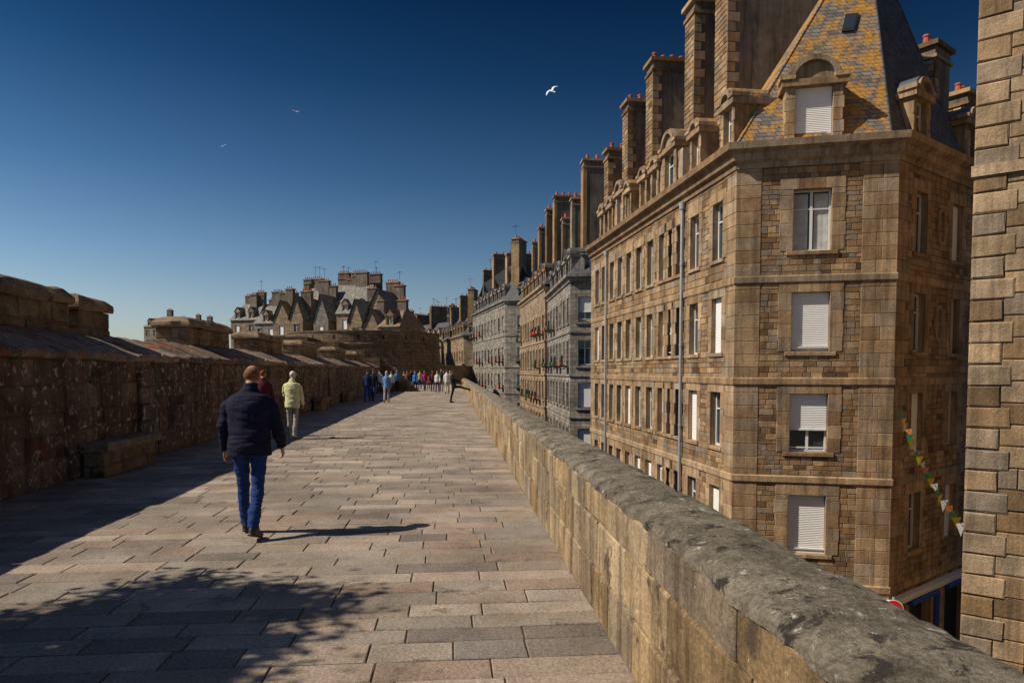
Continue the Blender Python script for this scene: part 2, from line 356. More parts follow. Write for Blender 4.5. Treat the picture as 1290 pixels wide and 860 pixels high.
# ---------------------------------------------------------------- right parapet
mb=MB(); T0=.98; TH=.46; PH=.93
s_end=66
frp=Fr(W(-4,T0,0),V3,-U3)
box(mb,frp,0,s_end+4,-.05,PH-.03,-TH+.04,-.03,'mortar')
stones(mb,frp,0,s_end+4,0.0,.66,.33,.75,0.0,.010,.012,'parapet_stone',base=-.06,vary=.12,jit=.010)
stones(mb,frp,0,s_end+4,.66,PH-.035,.24,1.0,0.012,.010,.018,'parapet_stone',base=-.06,vary=0,jit=.012)
fro=Fr(W(-4,T0+TH,0),V3,U3)
stones(mb,fro,0,s_end+4,-2.2,PH-.04,.35,.9,0.0,.012,.012,'parapet_stone',base=-.06,vary=.1,jit=.006)
box(mb,fro,0,s_end+4,GZ,-2.2,-.4,-.02,'far_rampart')
vs=[];fs=[]; nseg=900; prof=[(-.015,-.05),(-.012,-.018),(.012,.0),(.05,.012),(.09,.02),(.14,.026),(.18,.03),(.23,.031),(.28,.03),(.33,.026),(.37,.02),(.41,.01),(.44,.0),(.475,-.02),(.475,-.06)]
for i in range(nseg+1):
    q=i/nseg; s=-2+(s_end+2)*(q**2.2)
    for (o,h) in prof:
        p=W(s,T0+o,PH+h); e=noise.noise(p*4)*.014+noise.noise(p*13)*.009+noise.noise(p*34)*.006
        edge=abs(noise.noise(Vector((s*3.3,o*9,1.7))))*.03 if (o<.03 or o>.42) else 0
        jt=.014 if abs(((s+.3)%1.1))<.03 else 0
        vs.append(W(s,T0+o+e*.4+(edge if o<.03 else -edge),PH+h+e-jt-edge*.5))
k=len(prof)
for i in range(nseg):
    for j in range(k-1): fs.append((i*k+j,(i+1)*k+j,(i+1)*k+j+1,i*k+j+1))
mb.add(vs,fs,'parapet_top',.5)
ob=mb.build('parapet_wall')
# ---------------------------------------------------------------- left rampart wall
mb=MB(); TL=-5.8; LE=72
frl=Fr(W(-6,TL,0),V3,U3)
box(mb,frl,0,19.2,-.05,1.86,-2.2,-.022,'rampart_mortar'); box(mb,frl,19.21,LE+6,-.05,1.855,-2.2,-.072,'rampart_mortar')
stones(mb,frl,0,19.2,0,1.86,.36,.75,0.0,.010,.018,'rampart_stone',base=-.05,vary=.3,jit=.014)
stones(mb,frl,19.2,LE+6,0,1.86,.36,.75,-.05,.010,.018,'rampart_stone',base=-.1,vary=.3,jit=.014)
for s0 in (13.2,33,50):
    f=Fr(W(s0,TL,0),V3,U3); stones(mb,f,0,.55,0,1.72,.34,.6,.08,.010,.02,'rampart_stone',base=-.1,jit=.008)
s=-6
while s<LE:
    l=random.uniform(.9,1.5); a=s+.012;b_=s+l-.012
    e=random.uniform(-.02,.02); t=random.random()
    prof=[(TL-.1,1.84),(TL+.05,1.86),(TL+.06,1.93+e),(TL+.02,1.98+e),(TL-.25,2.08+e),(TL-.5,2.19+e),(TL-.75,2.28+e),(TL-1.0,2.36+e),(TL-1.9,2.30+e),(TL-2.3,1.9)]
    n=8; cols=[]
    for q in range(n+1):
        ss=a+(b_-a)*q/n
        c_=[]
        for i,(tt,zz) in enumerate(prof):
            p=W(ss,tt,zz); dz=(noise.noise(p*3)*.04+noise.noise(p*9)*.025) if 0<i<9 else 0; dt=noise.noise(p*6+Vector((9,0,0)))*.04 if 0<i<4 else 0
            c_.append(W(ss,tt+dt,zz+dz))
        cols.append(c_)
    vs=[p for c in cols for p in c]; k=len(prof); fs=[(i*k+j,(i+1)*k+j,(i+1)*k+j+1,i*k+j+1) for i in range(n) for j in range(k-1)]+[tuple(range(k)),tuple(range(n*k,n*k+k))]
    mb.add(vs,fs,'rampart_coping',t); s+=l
mb.build('rampart_wall')
def merlon(s0,s1,t0,t1,z0,z1,name='merlon'):
    mb=MB(); cap=.28
    for (fr_,l) in ((Fr(W(s0,t1,0),V3,U3),s1-s0),(Fr(W(s0,t0,0),U3,-V3),t1-t0),(Fr(W(s1,t0,0),U3,V3),t1-t0)):
        stones(mb,fr_,0,l,z0,z1-cap,.3,.55,.0,.014,.025,'merlon_stone',base=-.06,jit=.014,vary=.1)
    f=Fr(W(s0,t0,0),V3,-U3)
    box(mb,f,.03,s1-s0-.03,z0,z1-cap,-(t1-t0)+.03,-.03,'mortar')
    prof=[(.05,z1-cap),(.07,z1-cap+.05),(.06,z1-cap+.13),(.0,z1-.09),(-.06,z1-.03),(-.14,z1)]
    nl=max(4,int((s1-s0)/.3)); nw=4; rings=[]
    for (o,z) in prof:
        r=[]
        A_,B_,C_,D_=(s0-o,t0-o),(s1+o,t0-o),(s1+o,t1+o),(s0-o,t1+o)
        for (p,q,n_) in ((A_,B_,nl),(B_,C_,nw),(C_,D_,nl),(D_,A_,nw)):
            for k in range(n_):
                f_=k/n_; pt=W(p[0]+(q[0]-p[0])*f_,p[1]+(q[1]-p[1])*f_,z); r.append(pt+Vector((noise.noise(pt*4),noise.noise(pt*4+Vector((5,5,5))),noise.noise(pt*3+Vector((2,9,1)))))*.05)
        rings.append(r)
    m_=len(rings[0]); vs=[p for r in rings for p in r]; fs=[tuple(range(m_)),tuple(range((len(prof)-1)*m_,len(prof)*m_))]
    for r in range(len(prof)-1):
        for k in range(m_): fs.append((r*m_+k,r*m_+(k+1)%m_,(r+1)*m_+(k+1)%m_,(r+1)*m_+k))
    mb.add(vs,fs,'merlon_stone',.6)
    return mb.build(name)
for (a,b_,h) in ((-6,-2,3.15),(1.5,5,3.1),(8.6,13.0,3.16),(13.35,14.45,3.10),(18.6,21.9,3.1),(25,28.4,3.08),(32,35.7,3.1),(41,45,3.1),(50,54,3.1),(59,63,3.1)):
    merlon(a,b_,-7.7,-6.85,2.2,h)
def bench(s0,s1):
    mb=MB(); f=Fr(W(s0,-5.38,0),V3,U3)
    box(mb,f,.09,s1-s0-.09,0,.40,-.38,-.08,'mortar')
    stones(mb,f,.06,s1-s0-.06,0,.41,.2,.5,-.05,.012,.012,'merlon_stone',base=-.09)
    f2=Fr(W(s0+.06,-5.74,0),U3,-V3); stones(mb,f2,0,.32,0,.41,.2,.3,.0,.012,.012,'merlon_stone',base=-.04)
    block(mb,Fr(W(s0,-5.76,0),V3,Z,U3),0,(s1-s0),0,.42,.55,.025,'rampart_coping',base=.415)
    mb.build('stone_bench')
bench(11.1,13.1); bench(29,31); bench(36.5,38.5)
# ---------------------------------------------------------------- BUILDING 1
A=(7.0,21.5);B=(11.44,20.5);C=(4.56,39.2);D=(22.6,28.9)
ZE=8.35
e1=empty('granite_apartment_building'); wm=MB();gm=MB();rm=MB();cm=MB()
rows=[(5.34,7.2),(2.27,4.08),(-.83,.97),(-4.0,-2.17)]
strs=[4.5,1.36,-1.68,-4.98]
lab=(Vector(B)-Vector(A)).length
ab=[(lab/2-.08,1.1,5.34,7.2,'curt',1),(lab/2-.08,1.1,2.27,4.08,'shut',.93),(lab/2-.08,1.1,-.83,.97,'shut',.6),(lab/2-.08,1.1,-4.0,-2.17,'shut',.97)]
facade(wm,gm,A,B,GZ,ZE,ab,straight=True)
ds=[1.3,3.2,4.75,5.6,6.45,7.9,9.4,10.9,12.3,13.7,15.2,16.6]
lw=[]
for d in ds:
    for r,(a,b_) in enumerate(rows):
        k=random.random(); kind,fc=('win',1) if k<.6 else (('shut',1.) if k<.7 else ('shut',random.choice((.3,.5,.7))) if k<.8 else ('curt',1))
        lw.append((d,.76,a,b_,kind,fc))
ca=(Vector(C)-Vector(A)).length
lw2=[(ca-w[0],)+w[1:] for w in lw]
facade(wm,gm,C,A,GZ,ZE,lw2,ch=.2,wmn=.45)
bd=[]
for d in (1.6,4.3,7.5,10.5):
    for (a,b_) in rows: bd.append((d,.8,a,b_,'shut' if random.random()<.3 else 'win',random.choice((1,.6))))
bd+= [(2.2,1.6,GZ+.1,-5.7,'dark',1),(5.0,1.8,GZ+.1,-5.7,'dark',1)]
frB,_=facade(wm,gm,B,D,GZ,ZE,bd,ch=.2,wmn=.45)
for zc in (6.3,3.2):
    vs=[];fs=[]
    for k in range(20):
        a=2*PI*k/20
        vs+= [frB.p(2.95+math.cos(a)*.33,zc+math.sin(a)*.6,.03),frB.p(2.95+math.cos(a)*.33,zc+math.sin(a)*.6,.1),frB.p(2.95+math.cos(a)*.22,zc+math.sin(a)*.48,.1),frB.p(2.95+math.cos(a)*.22,zc+math.sin(a)*.48,.03)]
    for k in range(20):
        j=(k+1)%20
        for q in range(3): fs.append((k*4+q,j*4+q,j*4+q+1,k*4+q+1))
    wm.add(vs,fs,'granite_trim')
path=[C,A,B,D]
for z in strs: sweep(wm,path,[(0,z-.13),(.06,z-.13),(.08,z-.09),(.08,z+.08),(.03,z+.12),(0,z+.12)],'granite_trim')
sweep(wm,path,[(0,ZE-.45),(.08,ZE-.45),(.08,ZE-.3),(.2,ZE-.22),(.22,ZE-.02),(.42,ZE+.08),(.45,ZE+.28),(.1,ZE+.34),(-.3,ZE+.34)],'granite_trim')
sweep(wm,path,[(0,-5.5),(.16,-5.5),(.18,-5.3),(.0,-5.25)],'white_paint')
box(gm,frB,1.2,3.1,-5.65,-5.52,.03,.25,'blue_paint'); box(gm,frB,4.0,6.0,-5.65,-5.52,.03,.25,'blue_paint'); box(gm,frB,3.2,3.5,GZ+.1,-5.7,.03,.12,'blue_paint')
zr=ZE+.34; apex=Vector((12.25,24.3,17.0))
Pa=Vector((7.0,21.7,zr));Pb=Vector((11.38,20.8,zr)); Pd=Vector((15.6,23.75,zr)); Pg=Vector((13,28,zr)); Pe=Vector((6.8,23.2,zr))
ring=[Pa,Pb,Pd,Pg,Pe]
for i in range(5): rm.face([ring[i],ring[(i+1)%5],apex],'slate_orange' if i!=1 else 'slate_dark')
for a in (Pa,Pb,Pd): cyl(rm,a,apex,.035,.035,'slate_orange' if a is Pa else 'slate_dark',6)
dirL=(Vector(C)-Vector(A)).normalized(); inL=Vector((dirL.y,-dirL.x))
def LP(d,i,z): 
    p=Vector(A)+dirL*d+inL*i; return Vector((p.x,p.y,z))
rm.face([LP(1.8,.25,zr),LP(ca,.25,zr),LP(ca,3.3,12.9),LP(1.8,3.3,12.9)],'slate_orange')
rm.face([LP(1.8,3.3,12.9),LP(ca,3.3,12.9),LP(ca,5,13.6),LP(1.8,5,13.6)],'slate_dark')
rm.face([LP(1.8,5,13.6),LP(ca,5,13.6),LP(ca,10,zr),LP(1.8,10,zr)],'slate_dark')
rm.face([LP(ca,.25,zr),LP(ca,3.3,12.9),LP(ca,5,13.6),LP(ca,10,zr)],'granite_trim')
wm.face([LP(ca,0,GZ),LP(ca,10,GZ),LP(ca,10,zr),LP(ca,0,zr)],'granite_far')
dirR=(Vector(D)-Vector(B)).normalized(); inR=Vector((-dirR.y,dirR.x))
def RP(d,i,z): p=Vector(B)+dirR*d+inR*i; return Vector((p.x,p.y,z))
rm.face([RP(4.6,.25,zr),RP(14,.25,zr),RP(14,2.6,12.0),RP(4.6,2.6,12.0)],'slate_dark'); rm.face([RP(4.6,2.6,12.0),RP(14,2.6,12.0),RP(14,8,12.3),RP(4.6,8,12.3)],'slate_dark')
dAB=(Vector(B)-Vector(A)).normalized(); nAB=Vector((dAB.y,-dAB.x))
mid=(Vector(A)+Vector(B))/2
dormer(wm,gm,rm,mid-nAB*.25-dAB*.05,nAB,1.08,zr+.12,1.55,'shut',1.,2.0)
nL=-inL
for d,w,big in ((1.0,.6,0),(3.6,.6,0),(6.2,1.0,1),(7.9,.6,0),(9.4,.6,0),(11.6,.6,0),(13.0,.8,1),(14.6,.6,0),(16.2,.6,0)):
    p=Vector(A)+dirL*d+inL*.15
    dormer(wm,gm,rm,p,nL,w,zr+.1,1.35 if not big else 1.6,'win',1.,2.0)
    if big:
        for o in (-.95,.95):
            q=p+dirL*o
            f=Fr((q.x,q.y,0),(-nL.y,nL.x,0),(nL.x,nL.y,0)); 
            box(wm,f,-.28,.28,zr,zr+1.5,-1.8,-.05,'granite_trim')
for d in (1.9,5.9,9.0):
    p=Vector(B)+dirR*d+inR*.2; dormer(wm,gm,rm,p,-inR,.75,zr+.1,1.35,'win',1.,2.0,roofm='slate_dark')
def on_front(fa,fb):
    base=Pa.lerp(Pb,fa); return base.lerp(apex,fb)
c0=on_front(.52,.475);c1=on_front(.68,.475);c2=on_front(.72,.555);c3=on_front(.52,.555)
nf=(Pb-Pa).cross(apex-Pa).normalized(); 
if nf.y>0: nf=-nf
q=[p+nf*.07 for p in (c0,c1,c2,c3)]; cc=sum(q,Vector())/4
rm.face(q,'iron'); rm.face([cc+(p-cc)*.78+nf*.01 for p in q],'glass')
for i in range(4): rm.face([q[i],q[(i+1)%4],q[(i+1)%4]-nf*.1,q[i]-nf*.1],'iron')
for d,ins,zt,w,th,pots in ((2.5,.8,17.6,3.4,1.0,7),(5.4,.8,16.1,3.2,.9,6),(10.1,.8,15.9,3.0,.9,7),(13.8,.8,15.5,3.0,.9,6),(17.4,.8,14.2,2.4,.8,4)):
    p=Vector(A)+dirL*d+inL*ins; chimney(cm,p,inL,w,th,zr-.1,zt-.2,pots)
p=RP(6.3,1.6,0); chimney(cm,(p.x,p.y),dirR,1.3,.8,zr,13.6,3)
p=RP(9.3,1.6,0); chimney(cm,(p.x,p.y),dirR,1.3,.8,zr,12.6,3)
nLv=Vector((nL.x,nL.y,0))
for d in (4.15,14.5):
    p=Vector(A)+dirL*d; base=Vector((p.x,p.y,0))+nLv*.13
    cyl(gm,base+Z*(GZ),base+Z*(ZE-.5),.055,.055,'zinc',10); cyl(gm,base+Z*(ZE-.7),base+Z*(ZE-.45),.1,.13,'zinc',10)
    for z in (-6,-3.4,-.4,2.6,5.6): cyl(gm,base+Z*z,base+Z*(z+.06),.075,.075,'zinc',10)
for mb_,nm in ((wm,'walls'),(gm,'windows'),(rm,'roof'),(cm,'chimneys')): mb_.build(nm,e1)
# ---------------------------------------------------------------- right near building
e2=empty('granite_corner_building'); wm=MB();gm=MB()
R0=(8.75,13.0); R1=(14.5,8.6); R2=(16.5,22.0)
dR=(Vector(R1)-Vector(R0)); lr=dR.length; dR.normalize(); nR=Vector((dR.y,-dR.x))
if nR.y>0: nR=-nR
frR=Fr((R0[0],R0[1],0),(dR.x,dR.y,0),(nR.x,nR.y,0))
holes=[(.95,2.1,1.35,4.6),(.95,2.1,-3.8,-.9),(.95,2.1,6.5,9.5)]
for i,(a,b_,c,d) in enumerate(holes):
    for q in ([frR.p(a,c,.1),frR.p(a,d,.1),frR.p(a,d,-.4),frR.p(a,c,-.4)],[frR.p(b_,c,.1),frR.p(b_,d,.1),frR.p(b_,d,-.4),frR.p(b_,c,-.4)],[frR.p(a,c,.05),frR.p(b_,c,.05),frR.p(b_,c,-.4),frR.p(a,c,-.4)],[frR.p(a,d,.05),frR.p(b_,d,.05),frR.p(b_,d,-.4),frR.p(a,d,-.4)]): wm.face(q,'granite_trim')
    window_unit(gm,frR,(a+b_)/2,b_-a,c,d,'win')
us=[0,.95,2.1,lr]; vs_=sorted([GZ,14]+[h[k] for h in holes for k in (2,3)])
for i in range(3):
    for j in range(len(vs_)-1):
        vm=(vs_[j]+vs_[j+1])/2
        if i==1 and any(h[2]<vm<h[3] for h in holes): continue
        wm.face([frR.p(us[i],vs_[j]),frR.p(us[i+1],vs_[j]),frR.p(us[i+1],vs_[j+1]),frR.p(us[i],vs_[j+1])],'mortar',.5)
z=GZ;k=0
while z<14:
    h=.40; w=.62 if k%2 else .45
    block(wm,frR,-.06,w,z+.012,z+h-.012,.06,.022,'granite_warm',jit=.016); z+=h;k+=1
stones(wm,frR,.45,lr,GZ,14,.40,.55,.035,.014,.02,'granite_warm',holes,jit=.012,vary=0)
f3=Fr((R0[0],R0[1],0),Vector((R2[0]-R0[0],R2[1]-R0[1],0)),Vector((-(R2[1]-R0[1]),R2[0]-R0[0],0)))
l3=(Vector(R2)-Vector(R0)).length
stones(wm,f3,0.02,l3,GZ,14,.40,.7,.04,.014,.02,'granite_warm',jit=.006,vary=0)
wm.face([f3.p(0,GZ),f3.p(l3,GZ),f3.p(l3,14),f3.p(0,14)],'mortar')
for z in (-5.2,5.4): box(wm,frR,-.1,lr,z-.1,z+.1,.0,.11,'granite_trim')
wm.face([(R0[0],R0[1],14),(R1[0],R1[1],14),(24,12,14),(R2[0],R2[1],14)],'slate_dark')
wm.build('walls',e2); gm.build('windows',e2)
# ---------------------------------------------------------------- generic terrace buildings
def terrace(name,path,z0,ze,floors,pitch,roofh,wallmat,back,chims=(),style='plain',ww=.95,wh=1.75,inset=2.6,dorm=True,roofm='slate_dark',winkind=None,balc=False,depth=9,pots=5,off=1.1,dd=2.6):
    e=empty(name); wm=MB();gm=MB();rm=MB();cm=MB()
    tr='granite_trim' if back!='granite_grey' else 'granite_grey'
    for si in range(len(path)-1):
        P0=Vector(path[si]);P1=Vector(path[si+1]); ln=(P1-P0).length; n=max(1,int((ln-.6)/pitch)); wins=[]
        for i in range(n):
            u=ln*(i+.5)/n
            for zf in floors:
                k=random.random(); kind,fc=('win',1) if k<.6 else ('shut',random.choice((1,.5,.8)))
                if si==1 and k>.3: kind,fc='shut',random.choice((1,.6,.8))
                wins.append((u,ww,zf+.75,zf+.75+wh,kind,fc))
        fr,l_=facade(wm,gm,P0,P1,z0,ze,wins,style=style,trim=tr,back=back,wallmat=wallmat)
        if balc:
            for w in wins:
                if random.random()<.3:
                    box(gm,fr,w[0]-.6,w[0]+.6,w[2]-.15,w[2]-.05,.06,.5,'iron')
                    for q in range(9): box(gm,fr,w[0]-.58+q*.14,w[0]-.56+q*.14,w[2]-.05,w[2]+.65,.46,.48,'iron')
                    box(gm,fr,w[0]-.6,w[0]+.6,w[2]+.65,w[2]+.7,.44,.5,'iron')
                    box(gm,fr,w[0]-.5,w[0]+.5,w[2]-.02,w[2]+.25,.5,.7,random.choice(('flower','leaf','leaf','terracotta')))
        dseg=(P1-P0).normalized(); nn=Vector((dseg.y,-dseg.x))
        if dorm:
            for i in range(max(1,int(ln/dd))):
                p=P0+dseg*(ln*(i+.5)/max(1,int(ln/dd)))-nn*.2
                dormer(wm,gm,rm,p,nn,.8,ze+.3,1.3,'win',1,2.,arch=(i%2==0),roofm=roofm,stonem=tr)
    for z in [f for f in floors if f>z0+1]: sweep(wm,path,[(0,z-.08),(.08,z-.08),(.08,z+.08),(0,z+.08)],tr)
    sweep(wm,path,[(0,ze-.35),(.1,ze-.35),(.15,ze-.1),(.35,ze),(.38,ze+.2),(0,ze+.22)],tr)
    P=[Vector(p) for p in path]; d0=(P[1]-P[0]).normalized(); d1=(P[-1]-P[-2]).normalized(); 
    i0=Vector((-d0.y,d0.x)); i1=Vector((-d1.y,d1.x))
    foot=P+[P[-1]+i1*depth,P[0]+i0*depth] if len(path)==2 else P+[P[0]+i0*depth]
    if len(path)>2: foot=P+[P[0]+(P[-1]-P[-2])*1.0]
    n=len(foot)
    for i in range(len(path)-1,n):
        a=foot[i];b_=foot[(i+1)%n]; wm.face([(a.x,a.y,z0),(b_.x,b_.y,z0),(b_.x,b_.y,ze),(a.x,a.y,ze)],back)
    cols=sweep(rm,foot,[(.05,ze+.2),(-inset,ze+roofh)],roofm,closed=True)
    rm.face([c[-1] for c in cols],roofm)
    for (si,u,zt,w,th) in chims:
        P0=P[si];P1=P[si+1]; d=(P1-P0).normalized(); inn=Vector((-d.y,d.x)); p=P0+d*u+inn*off
        U=Vector((inn.x,inn.y,0)); fr=Fr((p.x,p.y,0),U,Vector((d.x,d.y,0)))
        box(cm,fr,0,w,ze,zt,-th,0,'chimney_render'); box(cm,fr,-.1,w+.1,zt,zt+.15,-th-.1,.1,'granite_trim' ); box(cm,fr,-.06,w+.06,zt-.5,zt-.4,-th-.06,.06,'granite_trim')
        box(cm,fr,-.03,.25,ze,zt-.5,-th-.03,.03,'granite_rubble')
        for k in range(pots):
            c=fr.p(w*(k+.5)/pots,0,-th/2); c=Vector((c.x,c.y,zt+.15)); cyl(cm,c,c+Z*.42,.14,.11,'terracotta',8)
        if random.random()<.5: q=fr.p(w*.3,0,-th*.8); antenna(cm,(q.x,q.y,zt),2.0,random.uniform(0,3))
    for mb_,nm in ((wm,'walls'),(gm,'windows'),(rm,'roof'),(cm,'chimneys')):
        if mb_.v: mb_.build(nm,e)
    return e
fl=[-8.6,-4.98,-1.68,1.36,4.5]
A2=(4.2,49.5)
terrace('grey_granite_apartment_building',[(3.3,64.0),A2,(12.5,48.0)],GZ,8.4,fl,1.9,4.2,'granite_rubble','granite_grey',chims=((0,2.5,15.2,3.0,.9),(0,8,15.6,3.2,.9),(0,13.5,17.0,3.6,1.)),balc=True)
terrace('granite_terrace_house',[(1.0,83.0),(3.1,64.4)],GZ,9.6,[-8.6,-5,-1.8,1.3,4.5],2.0,4.6,'granite_rubble','granite_far',chims=((0,3,16.5,3,.9),(0,8,17.2,3.2,.9),(0,13,18.0,3,.9),(0,17.5,18.2,3,.9)),balc=True)
terrace('grey_granite_apartment_building',[(-6.4,112.0),(-.9,88.0),(3.2,86.5)],GZ,10.6,[-8.6,-4.9,-1.2,2.2,6.2],2.3,4.8,'granite_rubble','granite_grey',chims=((0,4,17.4,4,1.),(0,12,18.6,5,1.2),(0,21,17.2,4.5,1.1),(1,1.5,18.6,3,1.)),balc=True)
terrace('granite_terrace_house',[(-14.5,140.0),(-8.2,116.0),(-3,115)],GZ,7.6,[-8.6,-5,-1.5,2.6],2.4,4.2,'granite_rubble','granite_far',chims=((0,6,14,3.5,1),(0,16,15.2,4,1),(1,1.5,15.5,3,1)))
terrace('granite_terrace_house',[(-27,170.0),(-14.5,150.0),(-8,149)],GZ,8.6,[-8.6,-5,-1.5,3.4],2.4,4.2,'granite_rubble','granite_far',chims=((0,6,15,3.5,1),(0,14,16.5,4,1),(1,1.5,16,3,1)))
# ---------------------------------------------------------------- far town left
def town(name,x0,x1,Y,ze,zr_,wallmat,roofm,chs=3,gable=False,dpt=10,yaw=0):
    e=empty(name); wm=MB();gm=MB();rm=MB();cm=MB()
    P0=Vector((x0,Y)); P1=Vector((x1,Y+yaw)); ln=(P1-P0).length; n=max(1,int(ln/2.6)); wins=[]
    for i in range(n):
        for z in (ze-2.9,ze-6.2,ze-9.5): wins.append((ln*(i+.5)/n,1.1,z,z+1.9,'win' if random.random()<.7 else 'shut',1))
    fr,l_=facade(wm,gm,P0,P1,-9,ze,wins,style='plain',back=wallmat)
    for sgn,u in ((-1,0),(1,l_)): wm.face([fr.p(u,-9,0),fr.p(u,-9,-dpt),fr.p(u,ze,-dpt),fr.p(u,ze,0)],wallmat)
    if gable:
        wm.face([fr.p(0,ze,0),fr.p(l_,ze,0),fr.p(l_/2,zr_,0)],wallmat,.5)
        for a in (0,l_): rm.face([fr.p(a+(-.3 if a==0 else .3),ze-.2,.3),fr.p(l_/2,zr_+.15,.3),fr.p(l_/2,zr_+.15,-dpt),fr.p(a+(-.3 if a==0 else .3),ze-.2,-dpt)],roofm)
    else:
        h=dpt/2
        rm.face([fr.p(-.2,ze,.3),fr.p(l_+.2,ze,.3),fr.p(l_-.8,zr_,-h*.7),fr.p(.8,zr_,-h*.7)],roofm); rm.face([fr.p(-.2,ze,.3),fr.p(.8,zr_,-h*.7),fr.p(.8,zr_,-h*1.3),fr.p(-.2,ze,-dpt)],roofm)
        rm.face([fr.p(l_+.2,ze,.3),fr.p(l_-.8,zr_,-h*.7),fr.p(l_-.8,zr_,-h*1.3),fr.p(l_+.2,ze,-dpt)],roofm); rm.face([fr.p(.8,zr_,-h*.7),fr.p(l_-.8,zr_,-h*.7),fr.p(l_-.8,zr_,-h*1.3),fr.p(.8,zr_,-h*1.3)],roofm)
        k=max(1,int(ln/3.2))
        for i in range(k):
            p=fr.p(l_*(i+.5)/k,0,-.1); dormer(wm,gm,rm,(p.x,p.y),(fr.N.x,fr.N.y),.85,ze+.3,1.4,'win',1,2.6,arch=False,roofm=roofm,stonem='granite_far')
    for i in range(chs):
        u=l_*(i+.5)/chs+random.uniform(-.8,.8); w=random.uniform(1.2,2.6); zt=zr_+random.uniform(1.0,3.0)
        a=-dpt*random.uniform(.2,.7)
        box(cm,fr,u-w/2,u+w/2,ze,zt,a-.9,a,'chimney_render'); box(cm,fr,u-w/2-.12,u+w/2+.12,zt,zt+.2,a-1.02,a+.12,'granite_far')
        for q in range(int(w/.45)):
            c=fr.p(u-w/2+.25+q*.45,0,a-.45); c=Vector((c.x,c.y,zt+.2)); cyl(cm,c,c+Z*.5,.13,.10,'terracotta',6)
        if random.random()<.4: c=fr.p(u,0,a-.45); antenna(cm,(c.x,c.y,zt+.2),2.6,random.uniform(0,3),.035)
    for mb_,nm in ((wm,'walls'),(gm,'windows'),(rm,'roof'),(cm,'chimneys')):
        if mb_.v: mb_.build(nm,e)
def TX(px,Y): return (px-645)/F*Y
for (p0,p1,Y,ye,yr,wmat,rmat,c,g) in (
 (183,215,230,412,400,'granite_grey','slate_town',1,False),
 (215,262,240,414,404,'granite_far','slate_town',3,False),
 (292,330,150,404,382,'granite_far','slate_town',5,False),
 (322,352,145,408,384,'granite_grey','slate_town',4,False),
 (345,368,138,404,380,'granite_far','slate_orange',2,True),
 (366,384,136,402,374,'granite_far','slate_town',2,True),
 (374,408,142,398,362,'granite_far','slate_town',4,False),
 (396,416,134,404,372,'granite_grey','slate_town',1,True),
 (410,440,138,398,358,'granite_grey','slate_town',4,False),
 (425,468,132,396,358,'granite_far','slate_town',5,False),
 (440,458,124,406,378,'granite_far','slate_town',1,True),
 (462,492,122,398,366,'granite_far','slate_town',2,True),
 (458,478,112,412,390,'granite_far','slate_town',1,True),
 (478,505,108,412,390,'granite_far','slate_orange',1,False),
 (500,550,175,410,402,'granite_far','slate_orange',4,False),
 (535,575,190,408,398,'granite_grey','slate_town',4,False)):
    zz=lambda y:EYE+(467-y)*Y/F
    town('town_house',TX(p0,Y),TX(p1,Y),Y,zz(ye),zz(yr),wmat,rmat,c,g,yaw=-.30*(TX(p1,Y)-TX(p0,Y)))
# ---------------------------------------------------------------- bastion + stairs
mb=MB(); cx,cy,r=-19.5,91,9.8; n=36
pts=[(cx+math.cos(a)*r,cy+math.sin(a)*r) for a in [-PI*1.05+PI*1.15*k/n for k in range(n+1)]]
sweep(mb,pts,[(.5,-.1),(.0,4.6),(.18,4.65),(.18,4.95),(0,5.0),(0,6.3),(.08,6.32),(.08,6.5),(-.9,6.55)],'far_rampart')
mb.face([(p[0],p[1],5.2) for p in pts],'far_rampart')
for k in range(0,n,3):
    a=-PI*1.05+PI*1.15*(k+.5)/n; c=Vector((cx+math.cos(a)*r,cy+math.sin(a)*r,0)); f=Fr(c,(-math.sin(a),math.cos(a),0),(math.cos(a),math.sin(a),0))
    box(mb,f,-.12,.12,5.45,5.95,-.2,.012,'interior')
mb.build('bastion')
mb=MB(); f=Fr(W(56,-13,0),U3,-V3)
for k,(a,b_,h) in enumerate(((-2,1.5,4.4),(1.5,4.0,4.0),(4.0,6.0,3.4),(6.0,7.2,2.8))): box(mb,f,a,b_,0,h,-6-k*.01,0-k*.012,'far_rampart')
for q in range(10): box(mb,f,7.2+q*.3,7.5+q*.3,0,2.6-q*.26,-2,-.3,'far_rampart')
mb.build('stone_staircase')
mb=MB(); sweep(mb,[(-10.2,90),(-9,101),(-6,118)],[(0,-9),(0,2.2),(.1,2.25),(.1,2.5),(-.6,2.5)],'far_rampart'); mb.build('rampart_end_wall')
